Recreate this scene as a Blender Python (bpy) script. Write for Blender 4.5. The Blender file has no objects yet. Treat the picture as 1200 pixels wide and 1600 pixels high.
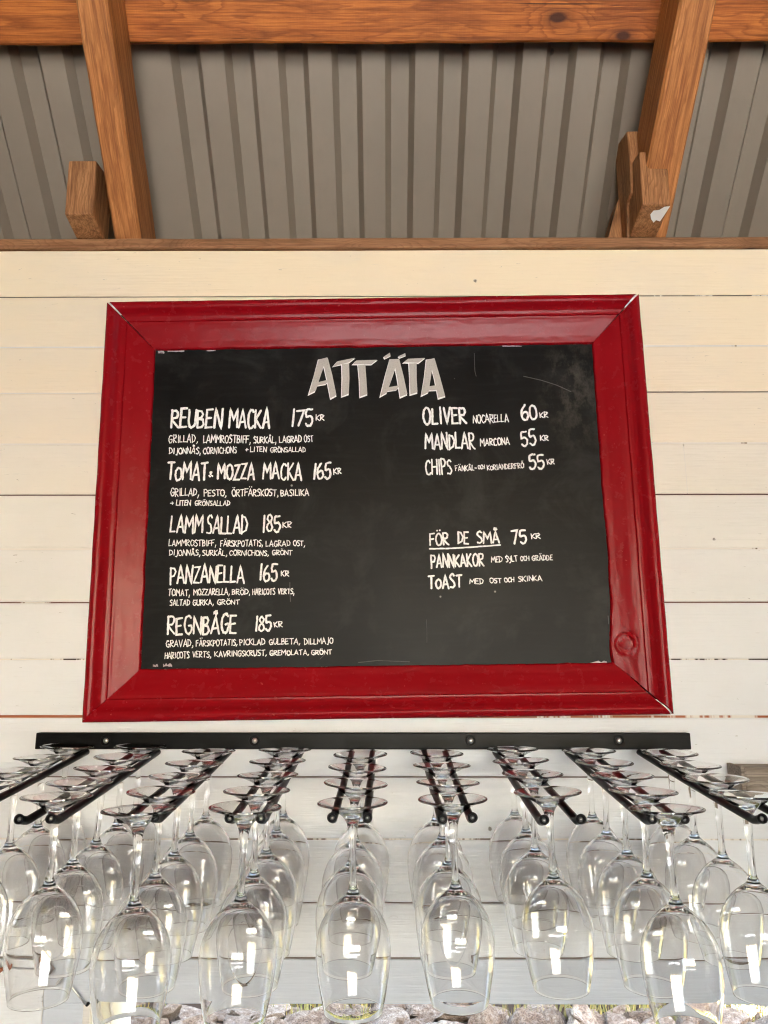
import bpy, bmesh, math, random
from mathutils import Vector, Matrix, noise as mnoise
random.seed(7)
R = math.radians
scene = bpy.context.scene
COL = scene.collection

# ------------------------------------------------------------------ camera
CAM_Z = 1.70
PITCH, YAW = R(12.0), R(0.3)
cam_d = bpy.data.cameras.new('camera')
cam_d.sensor_fit = 'VERTICAL'
cam_d.sensor_height = 24.0
cam_d.sensor_width = 18.0
cam_d.lens = 18.0
cam_d.clip_start = 0.02
cam_d.clip_end = 2000
cam = bpy.data.objects.new('camera', cam_d)
cam.location = (0, 0, CAM_Z)
cam.rotation_euler = (R(90) + PITCH, 0, YAW)
COL.objects.link(cam)
scene.camera = cam
scene.render.resolution_x, scene.render.resolution_y = 768, 1024

# ------------------------------------------------------------------ sky, sun, exposure
SUN_EL, SUN_AZ = R(33), R(152)          # azimuth clockwise from +Y: from behind the viewer, to the right
world = bpy.data.worlds.new('World')
scene.world = world
world.use_nodes = True
wn = world.node_tree
bg = wn.nodes['Background']
sky = wn.nodes.new('ShaderNodeTexSky')
sky.sky_type = 'NISHITA'
sky.sun_disc = False
sky.sun_elevation = SUN_EL
sky.sun_rotation = SUN_AZ
sky.air_density = 1.0
sky.dust_density = 1.5
wn.links.new(sky.outputs[0], bg.inputs[0])
bg.inputs[1].default_value = 0.075
sun_d = bpy.data.lights.new('sun', 'SUN')
sun_d.energy = 5.0
sun_d.angle = R(0.5)
sun_d.color = (1.0, 0.98, 0.94)
sun = bpy.data.objects.new('sun', sun_d)
sv = Vector((math.sin(SUN_AZ) * math.cos(SUN_EL), math.cos(SUN_AZ) * math.cos(SUN_EL), math.sin(SUN_EL)))
sun.rotation_euler = sv.to_track_quat('Z', 'Y').to_euler()
sun.location = sv * 20
COL.objects.link(sun)
vs = scene.view_settings
vs.view_transform = 'Standard'
vs.look = 'None'
vs.gamma = 1.0
vs.use_curve_mapping = False
vs.exposure = 5.3
cy = scene.cycles
cy.filter_width = 1.15
cy.use_denoising = True
cy.max_bounces = 24
cy.diffuse_bounces = 6
cy.glossy_bounces = 6
cy.transmission_bounces = 20
cy.transparent_max_bounces = 8
cy.caustics_reflective = True
cy.caustics_refractive = True
cy.blur_glossy = 0.2
cy.sample_clamp_indirect = 12

# ------------------------------------------------------------------ picture ray -> point on a known plane
_F = Vector((-math.sin(YAW) * math.cos(PITCH), math.cos(YAW) * math.cos(PITCH), math.sin(PITCH)))
_R = Vector((math.cos(YAW), math.sin(YAW), 0))
_U = _R.cross(_F)
EYE = Vector((0, 0, CAM_Z))


def ray(px, py):
    return _F + _R * ((px - 600) / 1200) + _U * ((800 - py) / 1200)


def at(px, py, Y):
    d = ray(px, py)
    return EYE + d * (Y / d.y)


def at_plane(px, py, o, n):
    d = ray(px, py)
    return EYE + d * ((o - EYE).dot(n) / d.dot(n))


# ------------------------------------------------------------------ material helpers
class NT:
    def __init__(s, name):
        s.m = bpy.data.materials.new(name)
        s.m.use_nodes = True
        s.t = s.m.node_tree
        s.b = s.t.nodes['Principled BSDF']

    def n(s, typ, **kw):
        x = s.t.nodes.new('ShaderNode' + typ)
        for k, v in kw.items():
            setattr(x, k, v)
        return x

    def l(s, a, b):
        s.t.links.new(a, b)

    def set(s, **kw):
        for k, v in kw.items():
            s.b.inputs[k.replace('_', ' ')].default_value = v
        return s

    def coord(s, scale=(1, 1, 1), rot=(0, 0, 0), loc=(0, 0, 0), kind='Object'):
        tc = s.n('TexCoord')
        mp = s.n('Mapping')
        mp.inputs['Scale'].default_value = scale
        mp.inputs['Rotation'].default_value = rot
        mp.inputs['Location'].default_value = loc
        s.l(tc.outputs[kind], mp.inputs['Vector'])
        return mp.outputs[0]

    def noise(s, vec, scale, detail=4, rough=.55, dist=0.0):
        x = s.n('TexNoise')
        x.inputs['Scale'].default_value = scale
        x.inputs['Detail'].default_value = detail
        x.inputs['Roughness'].default_value = rough
        x.inputs['Distortion'].default_value = dist
        if vec is not None:
            s.l(vec, x.inputs['Vector'])
        return x.outputs['Fac']

    def ramp(s, fac, stops):
        r = s.n('ValToRGB')
        el = r.color_ramp.elements
        while len(el) < len(stops):
            el.new(.5)
        for e, (p, c) in zip(el, stops):
            e.position = p
            e.color = c if len(c) == 4 else (*c, 1)
        s.l(fac, r.inputs[0])
        return r.outputs[0]

    def mix(s, fac, a, b, mode='MIX'):
        x = s.n('MixRGB', blend_type=mode)
        for i, v in ((0, fac), (1, a), (2, b)):
            if isinstance(v, (int, float)):
                x.inputs[i].default_value = v
            elif isinstance(v, tuple):
                x.inputs[i].default_value = v if len(v) == 4 else (*v, 1)
            else:
                s.l(v, x.inputs[i])
        return x.outputs[0]

    def math(s, op, a, b=0.0):
        x = s.n('Math', operation=op)
        for i, v in ((0, a), (1, b)):
            if isinstance(v, (int, float)):
                x.inputs[i].default_value = v
            else:
                s.l(v, x.inputs[i])
        return x.outputs[0]

    def bump(s, h, strength=.3, dist=.002, prev=None):
        x = s.n('Bump')
        x.inputs['Strength'].default_value = strength
        x.inputs['Distance'].default_value = dist
        s.l(h, x.inputs['Height'])
        if prev is not None:
            s.l(prev, x.inputs['Normal'])
        s.l(x.outputs[0], s.b.inputs['Normal'])
        return x.outputs[0]

    def color(s, c):
        s.l(c, s.b.inputs['Base Color'])

    def attr(s, name):
        a = s.n('Attribute', attribute_name=name)
        return a.outputs


def wood(name, dark, mid, light, off=(0, 0, 0), ring=.0052, rough=.62, knot=True, stain=.35, cx=(.05, .035)):
    """sawn timber, grain along the local X axis: growth rings round an off-centre heart, fine fibre, saw marks, knots, cracks"""
    m = NT(name)
    w1 = m.noise(m.coord((1.3, 3, 3), (0, 0, 0), off), 3.0, 3, .5)
    w2 = m.noise(m.coord((1.6, 14, 14), (0, 0, 0), off), 4.0, 3, .6)
    sep = m.n('SeparateXYZ')
    m.l(m.coord((1, 1, 1), (0, 0, 0)), sep.inputs[0])
    yy = m.math('ADD', m.math('ADD', sep.outputs[1], cx[0]), m.math('MULTIPLY', m.math('SUBTRACT', w1, .5), .15))
    zz = m.math('ADD', m.math('ADD', sep.outputs[2], cx[1]), m.math('MULTIPLY', m.math('SUBTRACT', w2, .5), .016))
    r = m.math('SQRT', m.math('ADD', m.math('MULTIPLY', yy, yy), m.math('MULTIPLY', zz, zz)))
    vo = m.n('TexVoronoi', voronoi_dimensions='2D')
    vo.inputs['Scale'].default_value = 3.1
    m.l(m.coord((1.25, 2.3, .06), (0, 0, 0), tuple(o + .37 for o in off)), vo.inputs['Vector'])
    if knot:   # rings flow round the knots
        pick = m.math('GREATER_THAN', m.noise(vo.outputs['Position'], 7.0, 0, 0), .5)
        push = m.math('MULTIPLY', pick, m.ramp(vo.outputs['Distance'], [(.03, (1, 1, 1)), (.26, (0, 0, 0))]))
        r = m.math('ADD', r, m.math('MULTIPLY', push, .016))
    fr = m.math('FRACT', m.math('DIVIDE', r, ring))
    rings = m.ramp(fr, [(0, (.15, .15, .15)), (.55, (.35, .35, .35)), (.86, (1, 1, 1)), (1, (.15, .15, .15))])
    fib = m.noise(m.coord((3.5, 170, 170), (0, 0, 0), off), 3.0, 4, .7)
    fib2 = m.noise(m.coord((1.2, 45, 45), (0, 0, 0), off), 3.0, 4, .65)
    blot = m.noise(m.coord((1.3, 5, 5), (0, 0, 0), off), 4.0, 6, .68)
    c = m.mix(m.ramp(blot, [(.32, (0, 0, 0)), (.68, (1, 1, 1))]), light, mid)
    c = m.mix(m.math('MULTIPLY', rings, .6), c, dark)
    c = m.mix(m.ramp(fib, [(.40, (.0, .0, .0)), (.75, (.75, .75, .75))]), c, tuple(x * .7 for x in dark))
    c = m.mix(m.ramp(fib2, [(.46, (.0, .0, .0)), (.70, (.8, .8, .8))]), c, tuple(x * .75 for x in dark))
    c = m.mix(m.math('MULTIPLY', m.ramp(m.noise(m.coord((2, 6, 6), (0, 0, 0), off), 9.0, 6, .75), [(.52, (0, 0, 0)), (.75, (1, 1, 1))]), stain), c, tuple(x * .5 for x in dark))
    if knot:
        wob = m.math('ADD', vo.outputs['Distance'], m.math('MULTIPLY', w2, .05))
        c = m.mix(m.math('MULTIPLY', pick, m.ramp(wob, [(.065, (.95, .95, .95)), (.09, (.4, .4, .4)), (.16, (0, 0, 0))])), c, tuple(x * .25 for x in dark))
        ck = m.noise(m.coord((1.1, 55, 55), (0, R(1.5), R(2)), off), 3.0, 2, .5)
        c = m.mix(m.ramp(ck, [(.275, (.9, .9, .9)), (.30, (0, 0, 0))]), c, tuple(x * .12 for x in dark))
    m.color(c)
    m.set(Roughness=rough)
    m.b.inputs['Specular IOR Level'].default_value = .3
    b1 = m.bump(fib, .6, .0015)
    saw = m.noise(m.coord((160, 4, 4), (0, 0, R(8)), off), 2.0, 2, .5)
    m.bump(saw, .25, .001, b1)
    return m.m


def white_paint(name, base=(.755, .755, .76), specks=True, rough=.5):
    m = NT(name)
    brush = m.noise(m.coord((2.2, 60, 60)), 4.0, 5, .6)
    blot = m.noise(m.coord((1, 1.6, 1.6)), 4.0, 5, .6)
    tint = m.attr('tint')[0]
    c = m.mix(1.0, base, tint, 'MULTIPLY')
    c = m.mix(m.ramp(blot, [(.42, (0, 0, 0)), (.8, (.30, .30, .30))]), c, tuple(x * .80 for x in (base[0], base[1] * .98, base[2] * .95)))
    fr = m.noise(m.coord((3, 26, 26)), 9.0, 5, .7)
    c = m.mix(m.ramp(fr, [(.60, (0, 0, 0)), (.72, (.16, .16, .16))]), c, tuple(x * .6 for x in base))
    if specks:
        vo = m.n('TexVoronoi')
        vo.inputs['Scale'].default_value = 13.0
        m.l(m.coord((1, .15, 1)), vo.inputs['Vector'])
        pick = m.math('GREATER_THAN', m.noise(vo.outputs['Position'], 40.0, 0, 0), .54)
        wobble = m.math('ADD', vo.outputs['Distance'], m.math('MULTIPLY', m.noise(m.coord(), 260.0, 2, .6), .05))
        d = m.ramp(wobble, [(.055, (.85, .85, .85)), (.075, (0, 0, 0))])
        c = m.mix(m.math('MULTIPLY', d, pick), c, (.10, .08, .06))
        # hairline scuffs
        sc = m.noise(m.coord((5, 22, 22), (0, R(4), 0)), 14.0, 2, .5, .8)
        c = m.mix(m.ramp(sc, [(.235, (.5, .5, .5)), (.255, (0, 0, 0))]), c, (.25, .21, .17))
    m.color(c)
    m.set(Roughness=rough)
    m.b.inputs['Specular IOR Level'].default_value = .4
    n1 = m.bump(brush, .5, .0016)
    m.bump(m.noise(m.coord((1, 3, 3)), 30.0, 3, .5), .25, .0015, n1)
    return m.m


def simple(name, col, rough=.5, metal=0.0, spec=.5):
    m = NT(name)
    m.set(Base_Color=(*col, 1), Roughness=rough, Metallic=metal)
    m.b.inputs['Specular IOR Level'].default_value = spec
    return m


M = {}
M['rafter'] = wood('rafter_wood', (.24, .078, .018), (.48, .178, .048), (.68, .295, .098), (1.3, .35, .11), cx=(.02, .09))
M['purlin'] = wood('purlin_wood', (.17, .036, .005), (.42, .115, .016), (.64, .212, .038), (4.1, .06, .02), ring=.006, cx=(.012, .085))
M['block'] = wood('offcut_wood', (.17, .066, .020), (.40, .175, .065), (.56, .28, .12), (2.2, .1, .3), stain=.7, cx=(.03, .05))
M['plate'] = wood('plate_wood', (.20, .085, .032), (.36, .17, .075), (.46, .235, .115), (.2, .21, .4), ring=.0045, cx=(.09, .02))
M['grey_wood'] = wood('weathered_wood', (.16, .12, .09), (.36, .30, .245), (.46, .39, .33), (.9, .2, .5), knot=False)
M['deck'] = wood('deck_wood', (.15, .125, .10), (.28, .25, .215), (.36, .325, .285), (.5, .2, .2), knot=False)
M['white'] = white_paint('white_plank_paint')
M['lintel'] = white_paint('lintel_paint', (.55, .585, .65), specks=False, rough=.4)
M['jamb'] = white_paint('jamb_paint', (.70, .67, .63), specks=True)
M['white_metal'] = simple('white_painted_metal', (.75, .74, .72), .35).m

# groove between planks: bare brown wood partly bridged by white paint
g = NT('plank_groove')
ga = g.attr('groove')
gn = g.noise(g.coord((1, 0, 0)), 9.0, 5, .75)
gf = g.math('SUBTRACT', g.math('ADD', ga[2], g.math('MULTIPLY', g.math('SUBTRACT', gn, .5), 1.5)), .5)
gr = g.ramp(gf, [(.0, (0, 0, 0)), (.05, (1, 1, 1))])
g.color(g.mix(gr, (.74, .70, .64), g.attr('tint')[0]))
g.set(Roughness=.7)
M['groove'] = g.m

# corrugated sheet
m = NT('roof_sheet_paint')
n1 = m.noise(m.coord((1, 1, 1)), 2.2, 5, .6)
n2 = m.noise(m.coord((14, 1.5, 14)), 3.0, 4, .6)
c = m.ramp(n1, [(.3, (.195, .158, .116)), (.7, (.235, .193, .145))])
c = m.mix(m.ramp(n2, [(.5, (0, 0, 0)), (.8, (.25, .25, .25))]), c, (.17, .138, .10))
vo = m.n('TexVoronoi')
vo.inputs['Scale'].default_value = 9.0
m.l(m.coord((1, 1, .1)), vo.inputs['Vector'])
pk = m.math('GREATER_THAN', m.noise(vo.outputs['Position'], 30.0, 0, 0), .58)
c = m.mix(m.math('MULTIPLY', m.ramp(vo.outputs['Distance'], [(.03, (.8, .8, .8)), (.045, (0, 0, 0))]), pk), c, (.05, .045, .04))
m.color(c)
m.set(Roughness=.5)
M['sheet'] = m.m

M['lap'] = simple('lap_shadow_dark', (.045, .04, .034), .7).m  # dark colour stands in for the shadow gap at the sheet laps
# red frame paint
m = NT('red_gloss_paint')
n1 = m.noise(m.coord((1, 1, 1)), 14.0, 5, .6)
n2 = m.noise(m.coord((1, 1, 1)), 70.0, 4, .6)
c = m.ramp(n1, [(.3, (.235, .003, .0065)), (.7, (.265, .004, .0085))])
ch = m.noise(m.coord((1, 1, 1)), 150.0, 2, .5)
c = m.mix(m.ramp(ch, [(.74, (0, 0, 0)), (.77, (.5, .5, .5))]), c, (.45, .10, .09))
m.color(c)
m.set(Roughness=.42)
m.b.inputs['Specular IOR Level'].default_value = .5
m.l(m.ramp(n2, [(.3, (.22, .22, .22)), (.7, (.29, .29, .29))]), m.b.inputs['Roughness'])
m.b.inputs['Specular IOR Level'].default_value = .15
b1 = m.bump(n1, .25, .0014)
b2 = m.bump(n2, .14, .0010, b1)
m.bump(m.noise(m.coord(), 240.0, 2, .5), .10, .0006, b2)
M['red'] = m.m

# blackboard
m = NT('blackboard_paint')
n1 = m.noise(m.coord((1, 1, 1)), 3.2, 6, .62, .4)
n2 = m.noise(m.coord((5, 40, 40)), 3.0, 4, .6)
n3 = m.noise(m.coord((1, 1, 1)), 9.0, 5, .7, .5)
c = m.ramp(n1, [(.30, (.004, .0039, .0038)), (.72, (.012, .0118, .0115))])
c = m.mix(m.ramp(n2, [(.5, (0, 0, 0)), (.8, (.5, .5, .5))]), c, (.017, .017, .0165))
c = m.mix(m.ramp(n3, [(.50, (0, 0, 0)), (.80, (.8, .8, .8))]), c, (.034, .0335, .032))
# worn upper right corner: chalk dust rubbed into the paint
sp = m.n('Separate' + 'XYZ')
m.l(m.coord(), sp.inputs[0])
dx = m.math('SUBTRACT', sp.outputs[0], .352)
dz = m.math('MULTIPLY', m.math('SUBTRACT', sp.outputs[2], .195), .55)
d = m.math('SQRT', m.math('ADD', m.math('MULTIPLY', dx, dx), m.math('MULTIPLY', dz, dz)))
wear = m.math('MULTIPLY', m.ramp(d, [(.0, (1, 1, 1)), (.075, (0, 0, 0))]), m.ramp(m.noise(m.coord((1.5, 1, 1)), 28.0, 6, .75), [(.46, (0, 0, 0)), (.70, (1, 1, 1))]))
c = m.mix(m.math('MULTIPLY', wear, .42), c, (.18, .16, .125))
vo = m.n('TexVoronoi')
vo.inputs['Scale'].default_value = 34.0
m.l(m.coord((1, .1, 1)), vo.inputs['Vector'])
pk = m.math('GREATER_THAN', m.noise(vo.outputs['Position'], 40.0, 0, 0), .66)
c = m.mix(m.math('MULTIPLY', m.ramp(vo.outputs['Distance'], [(.05, (.7, .7, .7)), (.08, (0, 0, 0))]), pk), c, (.4, .39, .36))
m.color(c)
m.l(m.ramp(n1, [(.3, (.33, .33, .33)), (.7, (.45, .45, .45))]), m.b.inputs['Roughness'])
m.b.inputs['Specular IOR Level'].default_value = .11
b1 = m.bump(n2, .2, .0006)
m.bump(m.noise(m.coord(), 300.0, 2, .5), .15, .0004, b1)
M['board'] = m.m


def chalk(name, col, lo):
    m = NT(name)
    n = m.noise(m.coord(), 420.0, 3, .6)
    m.color(m.ramp(n, [(.30, lo), (.48, col)]))
    m.set(Roughness=.95)
    m.b.inputs['Specular IOR Level'].default_value = .05
    return m.m


M['chalk'] = chalk('white_chalk', (.90, .89, .87), (.60, .595, .58))
M['chalk_grey'] = chalk('grey_chalk', (.50, .465, .42), (.40, .37, .33))
M['scrape'] = chalk('bare_scrape', (.48, .40, .42), (.10, .07, .07))

m = simple('black_powder_coat', (.009, .0095, .011), .34, 0, .11)
m.bump(m.noise(m.coord(), 260.0, 3, .6), .25, .0006)
n = m.noise(m.coord((6, 30, 30)), 4.0, 5, .7)
m.color(m.ramp(n, [(.55, (.004, .0042, .005)), (.85, (.012, .0125, .014))]))
M['black'] = m.m
M['screw'] = simple('screw_steel', (.55, .54, .52), .28, 1.0).m
m = NT('clear_glass')
m.set(Base_Color=(.985, .985, .985, 1), Roughness=0.0, IOR=1.48)
m.b.inputs['Transmission Weight'].default_value = 1.0
M['glass'] = m.m

m = NT('stone')
oi = m.n('ObjectInfo')
n1 = m.noise(m.coord((1, 1, 1)), 7.0, 6, .65)
n2 = m.noise(m.coord((1, 1, 1)), 40.0, 5, .7)
c = m.ramp(n1, [(.3, (.12, .075, .045)), (.48, (.29, .205, .135)), (.70, (.46, .375, .275))])
c = m.mix(1.0, c, m.mix(oi.outputs['Random'], (.75, .68, .62), (1.12, 1.08, 1.04)), 'MULTIPLY')
c = m.mix(m.ramp(n2, [(.38, (.8, .8, .8)), (.52, (0, 0, 0))]), c, (.05, .03, .02))
m.color(c)
m.set(Roughness=.9)
m.bump(n2, 1.0, .02)
m.b.inputs['Specular IOR Level'].default_value = .1
M['stone'] = m.m
m = NT('white_stone')
n2 = m.noise(m.coord((1, 1, 1)), 22.0, 5, .7)
m.color(m.ramp(n2, [(.35, (.32, .30, .27)), (.6, (.46, .44, .41))]))
m.set(Roughness=.9)
m.bump(n2, .6, .01)
M['white_stone'] = m.m
m = NT('ground_gravel')
n1 = m.noise(m.coord(kind='Object'), 1.3, 6, .65)
n2 = m.noise(m.coord(kind='Object'), 24.0, 5, .7)
c = m.ramp(n1, [(.35, (.50, .49, .475)), (.65, (.60, .59, .57))])
c = m.mix(m.ramp(n2, [(.4, (.5, .5, .5)), (.6, (0, 0, 0))]), c, (.34, .33, .31))
m.color(c)
m.set(Roughness=.95)
m.bump(n2, .6, .02)
M['ground'] = m.m
m = NT('meadow_turf')
n1 = m.noise(m.coord(), 4.0, 6, .7)
m.color(m.ramp(n1, [(.35, (.07, .06, .015)), (.65, (.20, .155, .045))]))
m.set(Roughness=.95)
m.b.inputs['Specular IOR Level'].default_value = 0
M['meadow'] = m.m
M['soil'] = simple('dark_soil', (.040, .026, .017), .95, 0, 0).m
m = NT('pale_concrete')
m.color(m.ramp(m.noise(m.coord(), 3.0, 6, .65), [(.3, (.07, .07, .07)), (.7, (.10, .10, .10))]))
m.set(Roughness=.85)
M['concrete'] = m.m

m = NT('dry_grass')
oi = m.attr('tint')[0]
m.color(m.mix(1.0, (.22, .18, .055), oi, 'MULTIPLY'))
m.set(Roughness=.8)
M['grass'] = m.m
m = NT('rust')
m.color(m.ramp(m.noise(m.coord(), 120.0, 5, .7), [(.35, (.20, .06, .025)), (.65, (.40, .14, .06))]))
m.set(Roughness=.8)
M['rust'] = m.m


# ------------------------------------------------------------------ mesh helpers
class MB:
    """collects shapes and links them as ONE mesh object"""

    def __init__(s):
        s.v, s.f, s.tint, s.groove = [], [], [], []
        s.sm = []
        s.t = (1, 1, 1, 1)
        s.g = 0.0

    def add(s, verts, faces, smooth=False, g=None):
        o = len(s.v)
        s.v += [tuple(p) for p in verts]
        s.tint += [s.t] * len(verts)
        s.groove += list(g) if g else [s.g] * len(verts)
        s.f += [tuple(i + o for i in f) for f in faces]
        s.sm += [smooth] * len(faces)

    def box(s, lo, hi, bev=0.0):
        bm = bmesh.new()
        bmesh.ops.create_cube(bm, size=1)
        c = [(a + b) / 2 for a, b in zip(lo, hi)]
        d = [b - a for a, b in zip(lo, hi)]
        for v in bm.verts:
            v.co = Vector((c[i] + v.co[i] * d[i] for i in range(3)))
        if bev:
            bmesh.ops.bevel(bm, geom=bm.edges[:], offset=bev, segments=2, affect='EDGES', profile=.5)
        s.from_bm(bm)

    def from_bm(s, bm, smooth=False):
        bm.verts.index_update()
        s.add([v.co[:] for v in bm.verts], [[v.index for v in f.verts] for f in bm.faces], smooth)
        bm.free()

    def tube(s, path, r, n=12, cap=True):
        path = [Vector(p) for p in path]
        rr = r if isinstance(r, (list, tuple)) else [r] * len(path)
        rings, vv = [], []
        up = None
        for i, p in enumerate(path):
            t = (path[min(i + 1, len(path) - 1)] - path[max(i - 1, 0)]).normalized()
            if up is None:
                up = t.orthogonal().normalized()
            a = (up - t * up.dot(t)).normalized()
            up = a
            b = t.cross(a)
            for k in range(n):
                q = 2 * math.pi * k / n
                vv.append(p + (a * math.cos(q) + b * math.sin(q)) * rr[i])
        ff = []
        for i in range(len(path) - 1):
            for k in range(n):
                k2 = (k + 1) % n
                ff.append((i * n + k, i * n + k2, (i + 1) * n + k2, (i + 1) * n + k))
        if cap:
            ff.append(tuple(range(n - 1, -1, -1)))
            ff.append(tuple((len(path) - 1) * n + k for k in range(n)))
        s.add(vv, ff, True)

    def lathe(s, prof, n=48, closed=False):
        """prof: (r, z) points about the Z axis; r == 0 ends are closed to a point"""
        vv, idx = [], []
        for r, z in prof:
            if r < 1e-6:
                idx.append([len(vv)] * n)
                vv.append((0, 0, z))
            else:
                idx.append([len(vv) + k for k in range(n)])
                vv += [(r * math.cos(2 * math.pi * k / n), r * math.sin(2 * math.pi * k / n), z) for k in range(n)]
        ff = []
        for i in range(len(prof) - 1 + (1 if closed else 0)):
            A, B = idx[i], idx[(i + 1) % len(prof)]
            for k in range(n):
                k2 = (k + 1) % n
                q = [A[k], A[k2], B[k2], B[k]]
                q2 = [x for j, x in enumerate(q) if x not in q[:j]]
                if len(q2) > 2:
                    ff.append(tuple(q2))
        s.add(vv, ff, True)

    def prism_x(s, yz, x0, x1, bev=0.0):
        n = len(yz)
        bm = bmesh.new()
        a = [bm.verts.new((x0, y, z)) for y, z in yz]
        b = [bm.verts.new((x1, y, z)) for y, z in yz]
        bm.faces.new(a[::-1])
        bm.faces.new(b)
        for i in range(n):
            j = (i + 1) % n
            bm.faces.new((a[i], a[j], b[j], b[i]))
        bmesh.ops.recalc_face_normals(bm, faces=bm.faces[:])
        if bev:
            bmesh.ops.bevel(bm, geom=bm.edges[:], offset=bev, segments=2, affect='EDGES', profile=.5)
        s.from_bm(bm)

    def build(s, name, mat, parent=None, loc=(0, 0, 0), rot=(0, 0, 0)):
        me = bpy.data.meshes.new(name)
        me.from_pydata(s.v, [], s.f)
        me.materials.append(mat)
        for p, q in zip(me.polygons, s.sm):
            p.use_smooth = q
        a = me.attributes.new('tint', 'FLOAT_COLOR', 'POINT')
        for i, t in enumerate(s.tint):
            a.data[i].color = t if len(t) == 4 else (*t, 1)
        a = me.attributes.new('groove', 'FLOAT', 'POINT')
        for i, t in enumerate(s.groove):
            a.data[i].value = t
        me.update()
        o = bpy.data.objects.new(name, me)
        o.location = loc
        o.rotation_euler = rot
        COL.objects.link(o)
        if parent:
            o.parent = parent
        return o


def tag(o, label=None, cat=None, group=None, kind=None):
    if label:
        o['label'] = label
    if cat:
        o['category'] = cat
    if group:
        o['group'] = group
    if kind:
        o['kind'] = kind
    return o


def empty(name, loc=(0, 0, 0), rot=(0, 0, 0)):
    o = bpy.data.objects.new(name, None)
    o.empty_display_size = .1
    o.location = loc
    o.rotation_euler = rot
    COL.objects.link(o)
    return o


def timber(length, w, h, seed=0, seg=.035, amp=.0016, bev=.004):
    """sawn beam along local +X from 0, width along Y, height along Z, slightly uneven"""
    mb = MB()
    n = max(2, int(length / seg))
    ring = [(-w / 2 + bev, -h / 2), (w / 2 - bev, -h / 2), (w / 2, -h / 2 + bev), (w / 2, h / 2 - bev),
            (w / 2 - bev, h / 2), (-w / 2 + bev, h / 2), (-w / 2, h / 2 - bev), (-w / 2, -h / 2 + bev)]
    vv, ff = [], []
    for i in range(n + 1):
        x = length * i / n
        for k, (y, z) in enumerate(ring):
            d = mnoise.noise_vector(Vector((x * 9, y * 20 + seed * 3.1, z * 20)))
            d2 = mnoise.noise_vector(Vector((x * 40, y * 50 + seed * 7.7, z * 50)))
            vv.append((x, y + d.y * amp + d2.y * amp * .5, z + d.z * amp + d2.z * amp * .5))
    for i in range(n):
        for k in range(8):
            k2 = (k + 1) % 8
            ff.append((i * 8 + k, i * 8 + k2, i * 8 + 8 + k2, i * 8 + 8 + k))
    ff.append(tuple(range(7, -1, -1)))
    ff.append(tuple(n * 8 + k for k in range(8)))
    mb.add(vv, ff)
    return mb


# ================================================================== THE SETTING
gnd = MB()
gnd.add([(-400, -400, 0), (400, -400, 0), (400, 400, 0), (-400, 400, 0)], [(0, 1, 2, 3)])
tag(gnd.build('ground', M['ground']), kind='structure')

mdw = MB()
mdw.add([(-60, 1.52, .004), (60, 1.52, .004), (60, 90, .004), (-60, 90, .004)], [(0, 1, 2, 3)])
tag(mdw.build('meadow', M['meadow']), kind='structure')
soil = MB()
soil.add([(-4, 3.2, .008), (5, 3.2, .008), (5, 4.6, .008), (-4, 4.6, .008)], [(0, 1, 2, 3)])
tag(soil.build('soil', M['soil']), kind='structure')

# ================================================================== THE SHELTER (one building)
WALL_Y = 1.30
shed = empty('open_shelter', (0, WALL_Y, 0))
tag(shed, 'white plank walled shelter with corrugated metal roof on orange timber rafters', 'shelter')


def part(mb, name, mat, parent=None, loc=(0, 0, 0), rot=(0, 0, 0)):
    """a part given in world coordinates, parented to the shelter"""
    o = mb.build(name, mat, parent or shed, (loc[0] - shed.location.x, loc[1] - shed.location.y, loc[2] - shed.location.z), rot)
    return o


SIDE_L, SIDE_R = -2.6, 3.1
FRONT_Y = -3.1
PLATE_Z = CAM_Z + .798            # top of the wall plate
# --- plank wall: each board with rounded edges, grooves between
zl = [CAM_Z + z for z in (.7764, .6828, .5833, .4952, .3999, .3074, .2119, .1203, .026, -.0664, -.1605, -.2546, -.348, -.4265)]
GROOVE = [  # width, depth, bare-wood amount (left, right), bare colour
    (0.00160, .0050, .9, .55, (.035, .025, .02)),
    (0.00096, .0014, .25, .35, (.30, .22, .14)),
    (0.00136, .0040, .05, 1.1, (.035, .025, .02)),
    (0.00088, .0012, .12, .38, (.25, .19, .13)),
    (0.00168, .0050, .85, .95, (.07, .022, .016)),
    (0.00088, .0015, .30, .35, (.16, .12, .09)),
    (0.00144, .0040, .60, .80, (.12, .045, .03)),
    (0.00112, .0025, .48, .55, (.045, .032, .025)),
    (.00300, .0030, .80, .50, (.34, .10, .035)),
    (0.00136, .0040, .80, .80, (.08, .035, .025)),
    (0.00104, .0020, .55, .50, (.14, .10, .08)),
    (0.00160, .0050, .80, .80, (.10, .05, .04)),
    (0.00176, .0040, .90, .90, (.14, .11, .09)),
]
BOUNCE_TINT = [(1.15, .965, .66), (1.12, .945, .66), (1.09, .93, .675), (1.05, .93, .73), (1.01, .945, .81), (.99, .965, .88), (.985, .975, .93),  # warm bounce from the roof painted into the upper planks, fading to cool white
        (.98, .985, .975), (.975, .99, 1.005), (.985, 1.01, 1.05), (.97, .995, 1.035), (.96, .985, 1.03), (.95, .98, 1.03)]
wall = MB()
grv = MB()
xl, xr = SIDE_L, SIDE_R


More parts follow.
